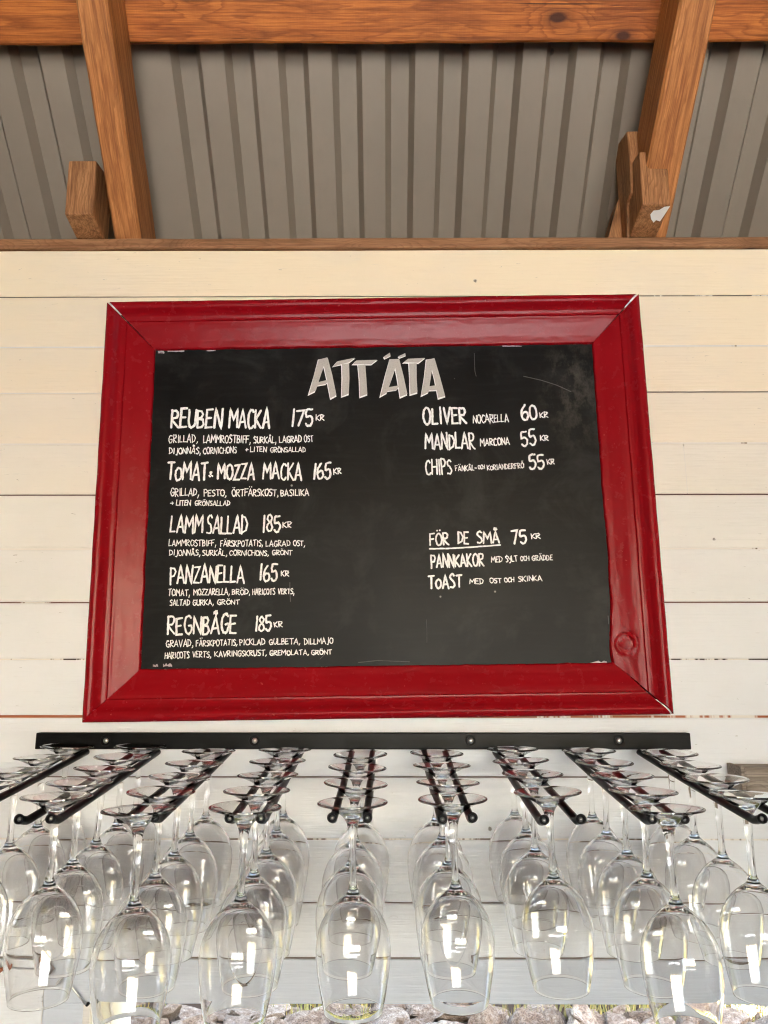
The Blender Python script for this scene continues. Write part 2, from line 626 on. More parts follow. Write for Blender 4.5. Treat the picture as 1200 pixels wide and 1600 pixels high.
def board(mb, x0, x1, z0, z1, y, seed):
    """one painted board: face towards -Y, eased edges, faint cupping"""
    n = max(2, int((x1 - x0) / .06))
    prof = [(.016, 0), (.0022, 0), (.0006, .0009), (0, .0026), (-.0004, .25), (-.0006, .5), (-.0004, .75), (0, -.0026), (.0006, -.0009), (.0022, 0), (.016, 0)]
    zz = []
    for i, (dy, q) in enumerate(prof):
        if i <= 3:
            z = z0 + q
        elif i >= 7:
            z = z1 + q
        else:
            z = z0 + (z1 - z0) * q
        zz.append((dy, z))
    vv, ff = [], []
    m_ = len(zz)
    for i in range(n + 1):
        x = x0 + (x1 - x0) * i / n
        for k, (dy, z) in enumerate(zz):
            w = mnoise.noise(Vector((x * 2.3, seed * 5.3, z * 9))) * .0009
            e = mnoise.noise(Vector((x * 17, seed * 3.7, k))) * .00022
            vv.append((x, y + dy + w, z + (e if k in (2, 3, 7, 8) else 0)))
    for i in range(n):
        for k in range(m_ - 1):
            ff.append((i * m_ + k, (i + 1) * m_ + k, (i + 1) * m_ + k + 1, i * m_ + k + 1))
    mb.add(vv, ff, False)


for i in range(13):
    w = GROOVE[i][0]
    z1 = zl[i] - (GROOVE[i - 1][0] / 2 if i else 0)
    z0 = zl[i + 1] + w / 2
    wall.t = BOUNCE_TINT[i]
    seam = .520 if i == 4 else None
    if seam:
        board(wall, xl, seam - .0004, z0, z1, WALL_Y, i)
        board(wall, seam + .0004, xr, z0, z1, WALL_Y - .0006, i + .5)
    else:
        board(wall, xl, xr, z0, z1, WALL_Y + random.uniform(-.0004, .0004), i)
    # groove strip behind
    w_, dep, gl, gr_, colr = GROOVE[i]
    grv.t = colr
    n = 60
    vv, gg, ff = [], [], []
    for k in range(n + 1):
        x = xl + (xr - xl) * k / n
        q = min(1, max(0, (x + .62) / 1.3))
        y = WALL_Y + dep * .4
        vv += [(x, y, zl[i + 1] - w_ / 2 - .001), (x, y, zl[i + 1] + w_ / 2 + .001)]
        gg += [gl + (gr_ - gl) * q] * 2
    for k in range(n):
        ff.append((2 * k, 2 * k + 2, 2 * k + 3, 2 * k + 1))
    grv.add(vv, ff, False, gg)
# planks go on below the lintel height on the left of the hatch
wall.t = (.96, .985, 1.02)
HL, HR = -.455, 2.3               # hatch opening
zlo = zl[13]
zz = zlo - .0022
k = 0
while zz > .25:
    z0 = max(.2, zz - .0935)
    if k == 0:
        z0 = zz - .014
    board(wall, xl, HL - .073, z0 + .001, zz - .001, WALL_Y, 20 + k)
    zz = z0
    k += 1
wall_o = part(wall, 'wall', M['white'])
part(grv, 'plank_gap', M['groove'], None)
bpy.data.objects['plank_gap'].parent = wall_o
bpy.data.objects['plank_gap'].location = (0, 0, 0)
# core of the wall behind the boards, with the hatch opening, down to a low back wall
core = MB()
core.box((xl, WALL_Y + .017, zlo - .062), (xr, WALL_Y + .20, PLATE_Z - .026))
core.box((xl, WALL_Y + .017, .0), (HL - .0, WALL_Y + .20, zlo - .063))
core.box((HR, WALL_Y + .003, .0), (xr, WALL_Y + .20, zlo - .063))
core.box((HL + .001, WALL_Y + .003, .0), (HR - .001, WALL_Y + .20, .75))
part(core, 'wall_core', M['jamb'])
# smooth pale grey lintel board over the hatch and the trim board at its left
lt = MB()
lt.box((HL - .0715, WALL_Y - .003, CAM_Z - .489), (xr - .3, WALL_Y + .016, zlo - .0012), .0012)
part(lt, 'lintel', M['lintel'])
jb = MB()
jb.box((HL - .0715, WALL_Y - .002, .2), (HL - .009, WALL_Y + .016, CAM_Z - .4895), .0015)
part(jb, 'jamb', M['lintel'])
jt = MB()
jt.box((HL - .0085, WALL_Y - .006, .2), (HL + .003, WALL_Y + .016, CAM_Z - .490), .0012)
jt.box((HL + .0035, WALL_Y + .003, .2), (HL + .006, WALL_Y + .19, CAM_Z - .490))
jt.box((HL + .0065, WALL_Y + .055, .2), (HL + .013, WALL_Y + .10, CAM_Z - .490), .001)
part(jt, 'jamb_trim', M['jamb'])

# --- wall plate: rough brown board lying on the wall top
pl = timber(xr - xl, .12, .0205, 3, amp=.0011, bev=.0025)
part(pl, 'wall_plate', M['plate'], None, (xl, WALL_Y - .007 + .06, PLATE_Z - .0105))

# --- roof: 45 degree slope rising towards the viewer
S2 = math.sqrt(.5)
UPV = Vector((0, -S2, S2))          # up the slope
NRM = Vector((0, S2, S2))           # outward normal
P0 = Vector((0, WALL_Y, CAM_Z + .80))   # underside line of the rafters at the wall
RAFT_D, PURL_T = .100, .045
SHEET0 = P0 + NRM * (RAFT_D + PURL_T + .002)


def slope_pt(px, py, off):
    """point on the plane parallel to the roof, off metres outward of the rafter underside"""
    o = P0 + NRM * off
    return at_plane(px, py, o, NRM)


# corrugated sheet: trapezoid ribs running up the slope
xs = []
base = slope_pt(307, 365, RAFT_D + PURL_T).x
per = slope_pt(680, 365, RAFT_D + PURL_T).x - slope_pt(605, 365, RAFT_D + PURL_T).x
RD = .020
web = .0115
kk0 = int((SIDE_L - .4 - base) / per) - 1
kk1 = int((SIDE_R + .4 - base) / per) + 1
prof = []
for k in range(kk0, kk1 + 1):
    x = base + k * per
    if k == -1:
        continue
    # web facing left (down to far), flat, web facing right, flat
    prof += [(x - web / 2, RD), (x + web / 2, 0), (x + per * .45 - web / 2, 0), (x + per * .45 + web / 2, RD)]
LEN = .15 + (1.8 + .5) / S2 + .02
START = -.35


def sheet(mb, prof, y_sign=1):
    vv, ff = [], []
    rows = [START, .15, .4, .8, 1.4, 2.0, LEN - .15]
    for t in rows:
        for x, d in prof:
            p = SHEET0 + UPV * t + NRM * (RD - d)
            if y_sign < 0:
                p = Vector((p.x, 2 * RIDGE_Y - p.y, p.z))
            vv.append((x, p.y, p.z))
    n = len(prof)
    for i in range(len(rows) - 1):
        for k in range(n - 1):
            ff.append((i * n + k, i * n + k + 1, (i + 1) * n + k + 1, (i + 1) * n + k))
    mb.add(vv, ff)


RIDGE_Y = (WALL_Y + FRONT_Y) / 2
sh = MB()
sheet(sh, prof)
sheet_o = part(sh, 'roof_sheet', M['sheet'])
# side laps where two sheets overlap: a standing lip coloured dark for the shadow gap
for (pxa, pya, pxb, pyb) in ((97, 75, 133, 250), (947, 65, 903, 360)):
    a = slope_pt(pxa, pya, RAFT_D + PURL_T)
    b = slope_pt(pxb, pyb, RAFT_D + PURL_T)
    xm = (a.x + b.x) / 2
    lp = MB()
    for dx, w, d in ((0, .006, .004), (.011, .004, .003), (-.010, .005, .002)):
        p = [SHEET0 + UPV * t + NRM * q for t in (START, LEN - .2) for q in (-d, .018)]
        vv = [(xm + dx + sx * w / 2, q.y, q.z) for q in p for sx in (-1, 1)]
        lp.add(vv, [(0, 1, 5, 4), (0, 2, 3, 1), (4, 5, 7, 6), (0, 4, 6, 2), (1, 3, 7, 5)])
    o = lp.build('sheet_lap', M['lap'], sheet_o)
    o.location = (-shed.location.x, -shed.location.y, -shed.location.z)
rc = MB()
rc.prism_x([(RIDGE_Y - .2, SHEET0.z + 2.08), (RIDGE_Y, SHEET0.z + 2.30), (RIDGE_Y + .2, SHEET0.z + 2.08), (RIDGE_Y + .2, SHEET0.z + 2.14), (RIDGE_Y, SHEET0.z + 2.37), (RIDGE_Y - .2, SHEET0.z + 2.14)], SIDE_L - .4, SIDE_R + .4)
part(rc, 'ridge_cap', M['sheet'])
sh2 = MB()
sheet(sh2, prof, -1)
part(sh2, 'roof_sheet', M['sheet'])

# beams along a direction: build along X then rotate so that local X follows dirv, local Z follows nrm


def beam(mb, name, mat, start, dirv, nrm):
    x = Vector(dirv).normalized()
    z = Vector(nrm).normalized()
    y = z.cross(x)
    rot = Matrix((x, y, z)).transposed().to_euler()
    return part(mb, name, mat, None, tuple(start), rot)


# rafters (x from the picture at the wall line), width from the picture
RW = .062
la = slope_pt(176, 365, 0).x
lb = slope_pt(219, 365, 0).x
ra = slope_pt(994, 350, 0).x
rb = slope_pt(1045, 350, 0).x
raft_x = {'left': ((la + lb) / 2, lb - la), 'right': ((ra + rb) / 2, rb - ra)}
SP = raft_x['right'][0] - raft_x['left'][0]
for i, xx in enumerate([raft_x['left'][0], raft_x['right'][0], raft_x['left'][0] - SP, raft_x['right'][0] + SP]):
    w = raft_x['left'][1] if i != 1 else raft_x['right'][1]
    st = P0 + NRM * (RAFT_D / 2) + UPV * -.075
    beam(timber(3.1, w, RAFT_D, i + 1, amp=.0018), 'rafter', M['rafter'], (xx - .002, st.y, st.z), UPV + Vector((.028, 0, 0)), -NRM)
    st2 = Vector((xx, 2 * RIDGE_Y - st.y, st.z))
    beam(timber(3.1, w, RAFT_D, i + 11), 'rafter', M['rafter'], st2, (0, S2, S2), (0, S2, -S2))
# purlins on the rafters
e1 = slope_pt(600, 68, RAFT_D)
t0 = (e1 - (P0 + NRM * RAFT_D)).dot(UPV)
for i, t in enumerate((t0, t0 + .95, t0 + 1.9, t0 + 2.75)):
    c = P0 + NRM * (RAFT_D + PURL_T / 2) + UPV * (t + .07)
    # broad face parallel to the roof: width along slope
    b = timber(xr - xl + .2, .14, PURL_T - .001, 20 + i, amp=.0022)
    beam(b, 'purlin', M['purlin'], (xl - .1, c.y, c.z), (1, 0, 0), -NRM)
    c2 = Vector((0, 2 * RIDGE_Y - c.y, c.z))
    beam(timber(xr - xl + .2, .14, PURL_T - .001, 30 + i), 'purlin', M['purlin'], (xl - .1, c2.y, c2.z), (1, 0, 0), (0, S2, -S2))

# offcut blocks beside the rafter feet
zc = CAM_Z


def block(px_l, px_r, py, yz, bev=.004):
    Y = sum(p[0] for p in yz[:2]) / 2
    b = MB()
    x0, x1 = at(px_l, py, Y).x, at(px_r, py, Y).x
    b.prism_x([(y - WALL_Y, z - zc) for y, z in yz], -(x1 - x0) / 2, (x1 - x0) / 2, bev)
    # local frame: turn so that grain (local X of the material) runs up the block
    mb = MB()
    vv = [Matrix.Rotation(R(90), 4, 'Y').inverted() @ Vector(v) for v in b.v]
    mb.add(vv, b.f)
    return part(mb, 'rafter_block', M['block'], None, ((x0 + x1) / 2, WALL_Y, zc), (0, R(90), 0))


def yz_on(py, off):
    p = slope_pt(600, py, off)
    return (p.y, p.z)


def zy(py, Y):
    return at(600, py, Y).z


PZ = PLATE_Z + .001
YA, YB, YC = WALL_Y - .065, WALL_Y - .085, WALL_Y - .045
block(103, 147, 300, [(YA, zy(249, YA)), (YA + .004, zy(331, YA)), (YA + .061, PZ), (YA + .085, PZ), (YA + .085, zy(249, YA) + .012)], .003)
block(1003, 1047, 300, [(YB, zy(238, YB)), (YB + .003, zy(319, YB)), (YB + .081, PZ), (YB + .115, PZ), (YB + .115, zy(238, YB) + .02)], .003)
block(984, 1024, 260, [(YC, zy(206, YC)), (YC - .004, zy(250, YC)), (YC + .006, zy(300, YC)), (YC + .028, zy(318, YC + .028)), (YC + .041, PZ), (YC + .075, PZ), (YC + .075, zy(206, YC) + .02)], .003)
# split heel of the inner block spreading over the plate
hb = MB()
Yh = WALL_Y + .022
hq = [at(x, y, Yh) for x, y in ((946, 361), (992, 361), (996, 318), (972, 306), (966, 312))]
hv = [(p.x, Yh, p.z if k_ > 1 else PZ) for k_, p in enumerate(hq)] + [(p.x, Yh + .05, p.z if k_ > 1 else PZ) for k_, p in enumerate(hq)]
n_ = len(hq)
hb.add([(z - zc, y - WALL_Y, -x) for x, y, z in hv], [tuple(range(n_))[::-1], tuple(range(n_, 2 * n_))] + [(k, (k + 1) % n_, n_ + (k + 1) % n_, n_ + k) for k in range(n_)])
part(hb, 'rafter_block', M['block'], None, (0, WALL_Y, zc), (0, R(-90), 0))
# smear of white paint on the right block
sm = MB()
o_ = Vector((0, YB + .003, zy(319, YB)))
n_ = Vector((0, PZ - o_.z, -(YB + .081 - o_.y))).normalized()
n_ = n_ if n_.y < 0 else -n_
q = [at_plane(x, y, o_, n_) for x, y in ((1016, 334), (1017, 341), (1021, 347), (1025, 343), (1031, 345), (1038, 335), (1047, 321), (1038, 322), (1030, 327), (1021, 328))]
q = [p + n_ * .0015 for p in q]
sm.add(q, [tuple(range(len(q)))])
part(sm, 'paint_smear', M['white_metal'])

# --- sides and front of the shelter (behind the viewer: seen in the glasses and the gloss)
s = MB()
s.t = (.9, .88, .85)
s.prism_x([(FRONT_Y, 0), (WALL_Y + .2, 0), (WALL_Y + .2, PLATE_Z), (RIDGE_Y, PLATE_Z + 2.20), (FRONT_Y, PLATE_Z)], SIDE_L - .1, SIDE_L)
part(s, 'side_wall', M['deck'])
s = MB()
s.t = (.9, .88, .85)
s.prism_x([(WALL_Y + .2, PLATE_Z - .15), (WALL_Y + .2, PLATE_Z), (RIDGE_Y, PLATE_Z + 2.20), (FRONT_Y, PLATE_Z), (FRONT_Y, PLATE_Z - .15)], SIDE_R, SIDE_R + .1)
part(s, 'gable', M['deck'])
hd = timber(SIDE_R - SIDE_L, .10, .20, 44)
part(hd, 'header_beam', M['purlin'], None, (SIDE_L, FRONT_Y, PLATE_Z - .12))
# front wall with one wide double doorway, middle post and open leaves folded back
DOOR_L, DOOR_R, DOOR_H = -.85, 1.75, 2.32
fw = MB()
fw.box((SIDE_L, FRONT_Y - .05, 0), (DOOR_L, FRONT_Y + .05, PLATE_Z - .221))
part(fw, 'front_wall', M['deck'])
fw = MB()
fw.box((DOOR_R, FRONT_Y - .05, 0), (SIDE_R, FRONT_Y + .05, PLATE_Z - .221))
part(fw, 'front_wall', M['deck'])
for x, w in ((DOOR_L + .05, .10), (-.28, .06), (.42, .26), (1.12, .06), (DOOR_R - .05, .10)):
    ps = timber(PLATE_Z - .221, w, .10, int(x * 10))
    beam(ps, 'post', M['rafter'], (x, FRONT_Y, 0), (0, 0, 1), (1, 0, 0))
s = MB()
s.box((SIDE_R, FRONT_Y - .05, 0), (SIDE_R + .1, WALL_Y + .2, PLATE_Z - .151))
part(s, 'side_wall', M['deck'])
ct = MB()  # added unseen counter shape, keeps low door light off the lower wall
ct.box((-1.9, -1.25, .031), (SIDE_R - .6, -1.19, 1.14))
ct.box((-1.95, -1.60, 1.141), (SIDE_R - .55, -1.15, 1.18), .004)
part(ct, 'counter_baffle', M['deck'])
fl = MB()
fl.box((SIDE_L + .001, FRONT_Y + .051, .004), (SIDE_R - .001, WALL_Y - .001, .03))
part(fl, 'floor', M['concrete'])

# ================================================================== THE MENU BOARD
BW, BH = .942, .721
RAILW = .0825
DEPTH = .045
bc = Vector((-.0216, 1.2475 + DEPTH, CAM_Z + .2933))
board_root = empty('menu_board', tuple(bc), (R(1.0), R(-.78), 0))
tag(board_root, 'blackboard menu in a thick glossy red frame, chalked ATT ÄTA', 'menu board')
bpy.context.view_layer.update()
BM = Matrix.Translation(bc) @ board_root.rotation_euler.to_matrix().to_4x4()
BMI = BM.inverted()
# profile of the moulding: u from the outer edge inwards, h out from the back
PROF = [(0, 0), (0, .030), (.0006, .0365), (.003, .0415), (.0065, .044), (.0105, .0450), (.0145, .0440), (.018, .0415),
        (.0200, .0385), (.0235, .0350), (.0275, .0325), (.0325, .0310), (.0350, .0310), (.0362, .0286), (.0376, .0280), (.040, .0278),
        (.048, .0256), (.058, .0222), (.069, .0186), (.0765, .0168), (.0805, .0158), (.0820, .0140), (.0825, .0112), (.0825, .0070)]
PROF = [q for a, b in zip(PROF, PROF[1:]) for q in ([a] if b[0] - a[0] < .004 else [(a[0] + (b[0] - a[0]) * t / 4, a[1] + (b[1] - a[1]) * t / 4) for t in range(4)])] + [PROF[-1]]
# bottom and left rails are smoother hollow mouldings
BOARD_H = .0105


def rail(kind, gap0, gap1, seed, reverse=False):
    """kind: top / bottom / left / right; local x along rail, mitred, gap = opening of the mitre at the outer corner"""
    L = BW if kind in ('top', 'bottom') else BH
    n = int(L / .0035)
    vv, ff = [], []
    m_ = len(PROF)
    for i in range(n + 1):
        q = i / n
        for k, (u, h) in enumerate(PROF):
            a = u + gap0 * (1 - u / RAILW)
            b = L - u - gap1 * (1 - u / RAILW)
            x = a + (b - a) * q
            # lumps in the thick paint
            d = mnoise.noise(Vector((x * 11, u * 60, seed))) * .0004 + mnoise.noise(Vector((x * 46, u * 160, seed + 5))) * .00022
            du = mnoise.noise(Vector((x * 23, 3, seed))) * .0005
            hh = h
            uu = u
            if .033 < u < .039:
                hh += mnoise.noise(Vector((x * 5, 9, seed))) * .0006
            if k >= m_ - 4:
                du += mnoise.noise(Vector((x * 30, 7, seed))) * .0011 + mnoise.noise(Vector((x * 90, 7, seed))) * .0006
            if kind == 'right':
                # x runs from the bottom up on this rail; swollen knot near the lower end
                kx, ku = .112, .062
                rr = math.hypot(x - kx, (u - ku) * 1.25)
                if u > .040:
                    hh += .0013 * math.exp(-((rr - .0150) / .0028) ** 2) + .0007 * math.exp(-(rr / .0105) ** 2)
                    hh -= .0010 * math.exp(-((rr - .0195) / .0020) ** 2) + .0011 * math.exp(-((rr - .0118) / .0016) ** 2)
                if u > .060:
                    e = min(1, (u - .060) / .0225)
                    uu += e * .0060 * math.exp(-((x - .108) / .034) ** 2) - e * .0022 * math.exp(-((x - .27) / .06) ** 2)
            hh += d if h > 0 else 0
            vv.append((x, uu + du if k > 1 else uu, hh))
    for i in range(n):
        for k in range(m_ - 1):
            ff.append((i * m_ + k, i * m_ + k + 1, (i + 1) * m_ + k + 1, (i + 1) * m_ + k))
    ff.append(tuple(range(m_)))
    ff.append(tuple(n * m_ + k for k in range(m_ - 1, -1, -1)))
    mb = MB()
    # to board-local coordinates (x right, z up, -y out)
    out = []
    for x, u, h in vv:
        if kind == 'top':
            p = (x - BW / 2, -h, BH / 2 - u)
        elif kind == 'bottom':
            p = (x - BW / 2, -h, -BH / 2 + u)
        elif kind == 'left':
            p = (-BW / 2 + u, -h, x - BH / 2)
        else:
            p = (BW / 2 - u, -h, x - BH / 2)
        out.append(p)
    bm = bmesh.new()
    vs_ = [bm.verts.new(p) for p in out]
    for f in ff:
        bm.faces.new([vs_[j] for j in f])
    bmesh.ops.recalc_face_normals(bm, faces=bm.faces[:])
    mb.from_bm(bm, True)
    o = mb.build('frame_rail', M['red'], board_root)
    me = o.data
    try:
        me.set_sharp_from_angle(angle=R(38))
    except Exception:
        pass
    return o


rail('top', .0040, .0050, 1)
rail('bottom', .0004, .0050, 2)
rail('left', .0004, .0010, 3)
rail('right', .0010, .0006, 4)
# white strips in place of the lit wall showing through the opened mitres
for sx, sz, w0 in ((-1, 1, .0042), (1, 1, .0050), (1, -1, .0052)):
    cx, cz = sx * BW / 2, sz * BH / 2
    fm = MB()
    pts = []
    for u, h in ((.001, .028), (.004, .0385), (.010, .0425), (.016, .0410), (.020, .0360), (.024, .0330)):
        w = w0 * (1 - u / RAILW) * .95
        # the gap lies on the horizontal rail's side of the diagonal
        a = (cx - sx * (u + .0006), -h, cz - sz * u)
        b = (cx - sx * (u + w), -h, cz - sz * u)
        pts += [a, b]
    fm.add(pts, [(2 * i, 2 * i + 1, 2 * i + 3, 2 * i + 2) for i in range(5)])
    fm.build('mitre_gap_white', M['white_metal'], board_root)

# blackboard panel
bb = MB()
iw, ih = BW / 2 - RAILW + .012, BH / 2 - RAILW + .012
bb.add([(-iw, -BOARD_H, -ih), (iw, -BOARD_H, -ih), (iw, -BOARD_H, ih), (-iw, -BOARD_H, ih),
        (-iw, -.002, -ih), (iw, -.002, -ih), (iw, -.002, ih), (-iw, -.002, ih)],
       [(0, 1, 2, 3), (7, 6, 5, 4), (0, 4, 5, 1), (1, 5, 6, 2), (2, 6, 7, 3), (3, 7, 4, 0)])
panel = bb.build('blackboard', M['board'], board_root)
PN = (BM.to_3x3() @ Vector((0, -1, 0))).normalized()
PO = BM @ Vector((0, -BOARD_H, 0))


def on_board(px, py):
    return BMI @ at_plane(px, py, PO, PN)


# ---- hand lettering: strokes of chalk
G = {
    'A': (.62, [[(0, 0), (.3, 1.02), (.62, -.02)], [(.1, .30), (.52, .33)]]),
    'B': (.5, [[(.02, 0), (0, 1)], [(0, .98), (.3, .96), (.42, .8), (.3, .6), (.04, .53)], [(.04, .53), (.4, .46), (.48, .22), (.32, .03), (.0, .01)]]),
    'C': (.52, [[(.5, .84), (.36, .99), (.14, .88), (.02, .5), (.12, .1), (.34, 0), (.52, .14)]]),
    'D': (.55, [[(.03, 0), (0, 1)], [(-.04, .98), (.3, .9), (.53, .55), (.42, .18), (-.02, 0)]]),
    'E': (.46, [[(.46, .98), (.02, .96), (.0, .02), (.46, .02)], [(.02, .5), (.36, .54)]]),
    'F': (.46, [[(.02, -.03), (.0, .97), (.46, 1.0)], [(.02, .5), (.36, .54)]]),
    'G': (.56, [[(.5, .86), (.34, .98), (.12, .86), (.02, .48), (.14, .08), (.36, 0), (.52, .16), (.54, .44), (.30, .42)]]),
    'H': (.54, [[(.02, 0), (0, 1)], [(.52, 0), (.54, 1)], [(.02, .5), (.53, .52)]]),
    'I': (.20, [[(.10, 0), (.10, 1)]]),
    'J': (.36, [[(.34, 1), (.33, .1), (.22, -.16), (.0, -.12)]]),
    'K': (.52, [[(.02, 0), (0, 1)], [(.5, 1), (.04, .48), (.52, -.02)]]),
    'L': (.44, [[(.02, 1), (0, .03), (.44, .04)]]),
    'M': (.72, [[(0, 0), (.06, 1), (.36, .42), (.66, 1), (.72, 0)]]),
    'N': (.56, [[(0, 0), (.02, 1), (.53, 0), (.56, 1.02)]]),
    'O': (.58, [[(.30, 1), (.08, .85), (.0, .48), (.12, .1), (.32, 0), (.52, .16), (.58, .55), (.48, .88), (.28, 1)]]),
    'o': (.52, [[(.27, .72), (.07, .6), (.0, .34), (.12, .06), (.28, 0), (.46, .12), (.52, .38), (.44, .64), (.25, .72)]]),
    'P': (.48, [[(.02, -.05), (0, 1)], [(-.02, .98), (.34, .95), (.48, .74), (.34, .5), (.03, .44)]]),
    'R': (.54, [[(.02, -.02), (0, 1)], [(-.02, .98), (.34, .95), (.45, .76), (.32, .54), (.04, .48), (.54, -.02)]]),
    'S': (.46, [[(.45, .88), (.28, 1), (.06, .88), (.08, .66), (.34, .46), (.44, .22), (.28, .02), (.0, .06)]]),
    'T': (.58, [[(.29, 0), (.29, .97)], [(0, .96), (.58, 1.0)]]),
    'U': (.52, [[(.0, 1), (.02, .25), (.18, 0), (.38, .06), (.50, .3), (.52, 1)]]),
    'V': (.54, [[(0, 1), (.26, 0), (.54, 1)]]),
    'Y': (.5, [[(0, .98), (.1, .55), (.3, .48), (.46, .62)], [(.5, 1), (.44, .2), (.28, -.2), (.06, -.16)]]),
    'Z': (.52, [[(.02, .97), (.5, 1), (.0, .02), (.52, .03)]]),
    '1': (.12, [[(.0, 0), (.1, 1)]]),
    '5': (.5, [[(.5, 1), (.1, .96), (.06, .56), (.34, .60), (.48, .36), (.36, .06), (.16, .0), (.0, .14)]]),
    '6': (.5, [[(.36, 1), (.1, .7), (.0, .3), (.14, .02), (.36, .02), (.5, .26), (.38, .5), (.16, .46), (.02, .3)]]),
    '7': (.5, [[(.0, .96), (.5, 1), (.14, 0)]]),
    '8': (.46, [[(.24, .56), (.05, .76), (.2, 1), (.42, .84), (.32, .6), (.06, .38), (.02, .14), (.2, 0), (.44, .16), (.38, .42), (.24, .56)]]),
    '0': (.54, [[(.28, 1), (.08, .85), (.0, .48), (.12, .08), (.30, 0), (.48, .16), (.54, .55), (.44, .88), (.26, 1)]]),
    ',': (.14, [[(.12, .12), (.1, -.06), (.0, -.24)]]),
    '.': (.08, [[(.02, .02), (.06, .06)]]),
    '+': (.44, [[(.0, .48), (.44, .5)], [(.22, .25), (.23, .76)]]),
    '-': (.3, [[(.0, .45), (.3, .47)]]),
    '&': (.5, [[(.5, .02), (.16, .5), (.12, .8), (.28, .84), (.34, .62), (.02, .24), (.16, .0), (.5, .2)]]),
}
for ch, b_, dots in (('Ä', 'A', [(.14, 1.26), (.46, 1.28)]), ('Ö', 'O', [(.14, 1.24), (.42, 1.26)]), ('Å', 'A', None)):
    w_, st_ = G[b_]
    st_ = [list(s) for s in st_]
    if dots:
        st_ += [[(x - .02, y), (x + .03, y + .03)] for x, y in dots]
    else:
        st_ += [[(.31, 1.15), (.24, 1.20), (.25, 1.28), (.33, 1.31), (.39, 1.25), (.37, 1.18), (.31, 1.15)]]
    G[ch] = (w_, st_)


def smooth(pts):
    """Catmull-Rom through the points when a stroke has many (a curve), else straight corners"""
    if len(pts) < 6:
        return pts
    out = []
    for i in range(len(pts) - 1):
        p0, p1, p2, p3 = pts[max(0, i - 1)], pts[i], pts[i + 1], pts[min(len(pts) - 1, i + 2)]
        for t in (0, .25, .5, .75):
            out.append(tuple(.5 * (2 * p1[j] + (p2[j] - p0[j]) * t + (2 * p0[j] - 5 * p1[j] + 4 * p2[j] - p3[j]) * t * t
                                   + (-p0[j] + 3 * p1[j] - 3 * p2[j] + p3[j]) * t ** 3) for j in (0, 1)))
    out.append(pts[-1])
    return out


lrng = random.Random(21)


def stroke(mb, pts, w):
    """pts: (x, z) on the board in metres; a low ridge of chalk of width w with ragged edges"""
    P = [Vector((p[0], p[1])) for p in pts]
    # resample and extend the ends half a width so that they read as rounded dabs
    dense = [P[0]]
    for a, b in zip(P, P[1:]):
        L = (b - a).length
        n = max(1, int(L / (w * 1.1)))
        for k in range(1, n + 1):
            dense.append(a + (b - a) * k / n)
    n = len(dense)
    if n < 2:
        return
    base = lrng.uniform(0, .00012)
    vv, ff = [], []
    for i, p in enumerate(dense):
        d0 = (p - dense[i - 1]).normalized() if i else (dense[1] - p).normalized()
        d1 = (dense[i + 1] - p).normalized() if i < n - 1 else d0
        t = d0 + d1
        t = t.normalized() if t.length > .2 else d1
        nn = Vector((-t.y, t.x))
        k = 1 / max(.55, nn.dot(Vector((-d0.y, d0.x))))
        hw = w / 2 * k * lrng.uniform(.86, 1.14)
        q = p + nn * lrng.uniform(-.06, .06) * w
        for s_, h in ((-1, .00010), (-.55, .00030), (.55, .00030), (1, .00010)):
            e = q + nn * hw * s_
            vv.append((e.x, -BOARD_H - h - base - .00015, e.y))
    for i in range(n - 1):
        for k in range(3):
            ff.append((i * 4 + k, (i + 1) * 4 + k, (i + 1) * 4 + k + 1, i * 4 + k + 1))
    # rounded ends
    for i, sgn in ((0, -1), (n - 1, 1)):
        a, b = vv[i * 4], vv[i * 4 + 3]
        t = (dense[min(n - 1, i + 1)] - dense[max(0, i - 1)]).normalized() * sgn
        tip = dense[i] + t * w * .42
        vv.append((tip.x, -BOARD_H - .0002 - base, tip.y))
        j = len(vv) - 1
        f = [i * 4, i * 4 + 1, i * 4 + 2, i * 4 + 3, j]
        ff.append(tuple(f if sgn > 0 else f[::-1]))
    mb.add(vv, ff)


def word(mb, text, x0, y0, x1, y1, cap, wt):
    """text between two baseline points of the photograph, cap height and stroke weight in its pixels"""
    a, b = on_board(x0, y0), on_board(x1, y1)
    A, B = Vector((a.x, a.z)), Vector((b.x, b.z))
    c = on_board(x0, y0 - cap)
    H = (Vector((c.x, c.z)) - A).length
    d = on_board(x0 + 1, y0)
    pxs = (Vector((d.x, d.z)) - A).length
    ex = (B - A)
    L = ex.length
    ex.normalize()
    ez = Vector((-ex.y, ex.x))
    gap = .15
    tot = sum(G[ch][0] if ch != ' ' else .3 for ch in text) + gap * (len(text) - 1)
    sx = (L - wt * pxs * .6) / tot
    x = wt * pxs * .3
    for ch in text:
        if ch == ' ':
            x += (.3 + gap) * sx
            continue
        w_, st_ = G[ch]
        ky = H * lrng.uniform(.93, 1.07)
        dy = H * lrng.uniform(-.04, .04)
        sl = lrng.uniform(-.05, .07)
        for s_ in st_:
            pts = []
            for (u, v) in smooth(s_):
                ja = .02 if cap > 14 else .05
                jx, jy = lrng.uniform(-ja, ja), lrng.uniform(-ja, ja)
                p = A + ex * (x + (u + jx) * sx + v * sl * H * .5) + ez * (dy + (v + jy) * ky)
                pts.append(p)
            stroke(mb, pts, (wt * .74 if wt < 2.3 else wt) * pxs * lrng.uniform(.92, 1.08))
        x += (w_ + gap) * sx


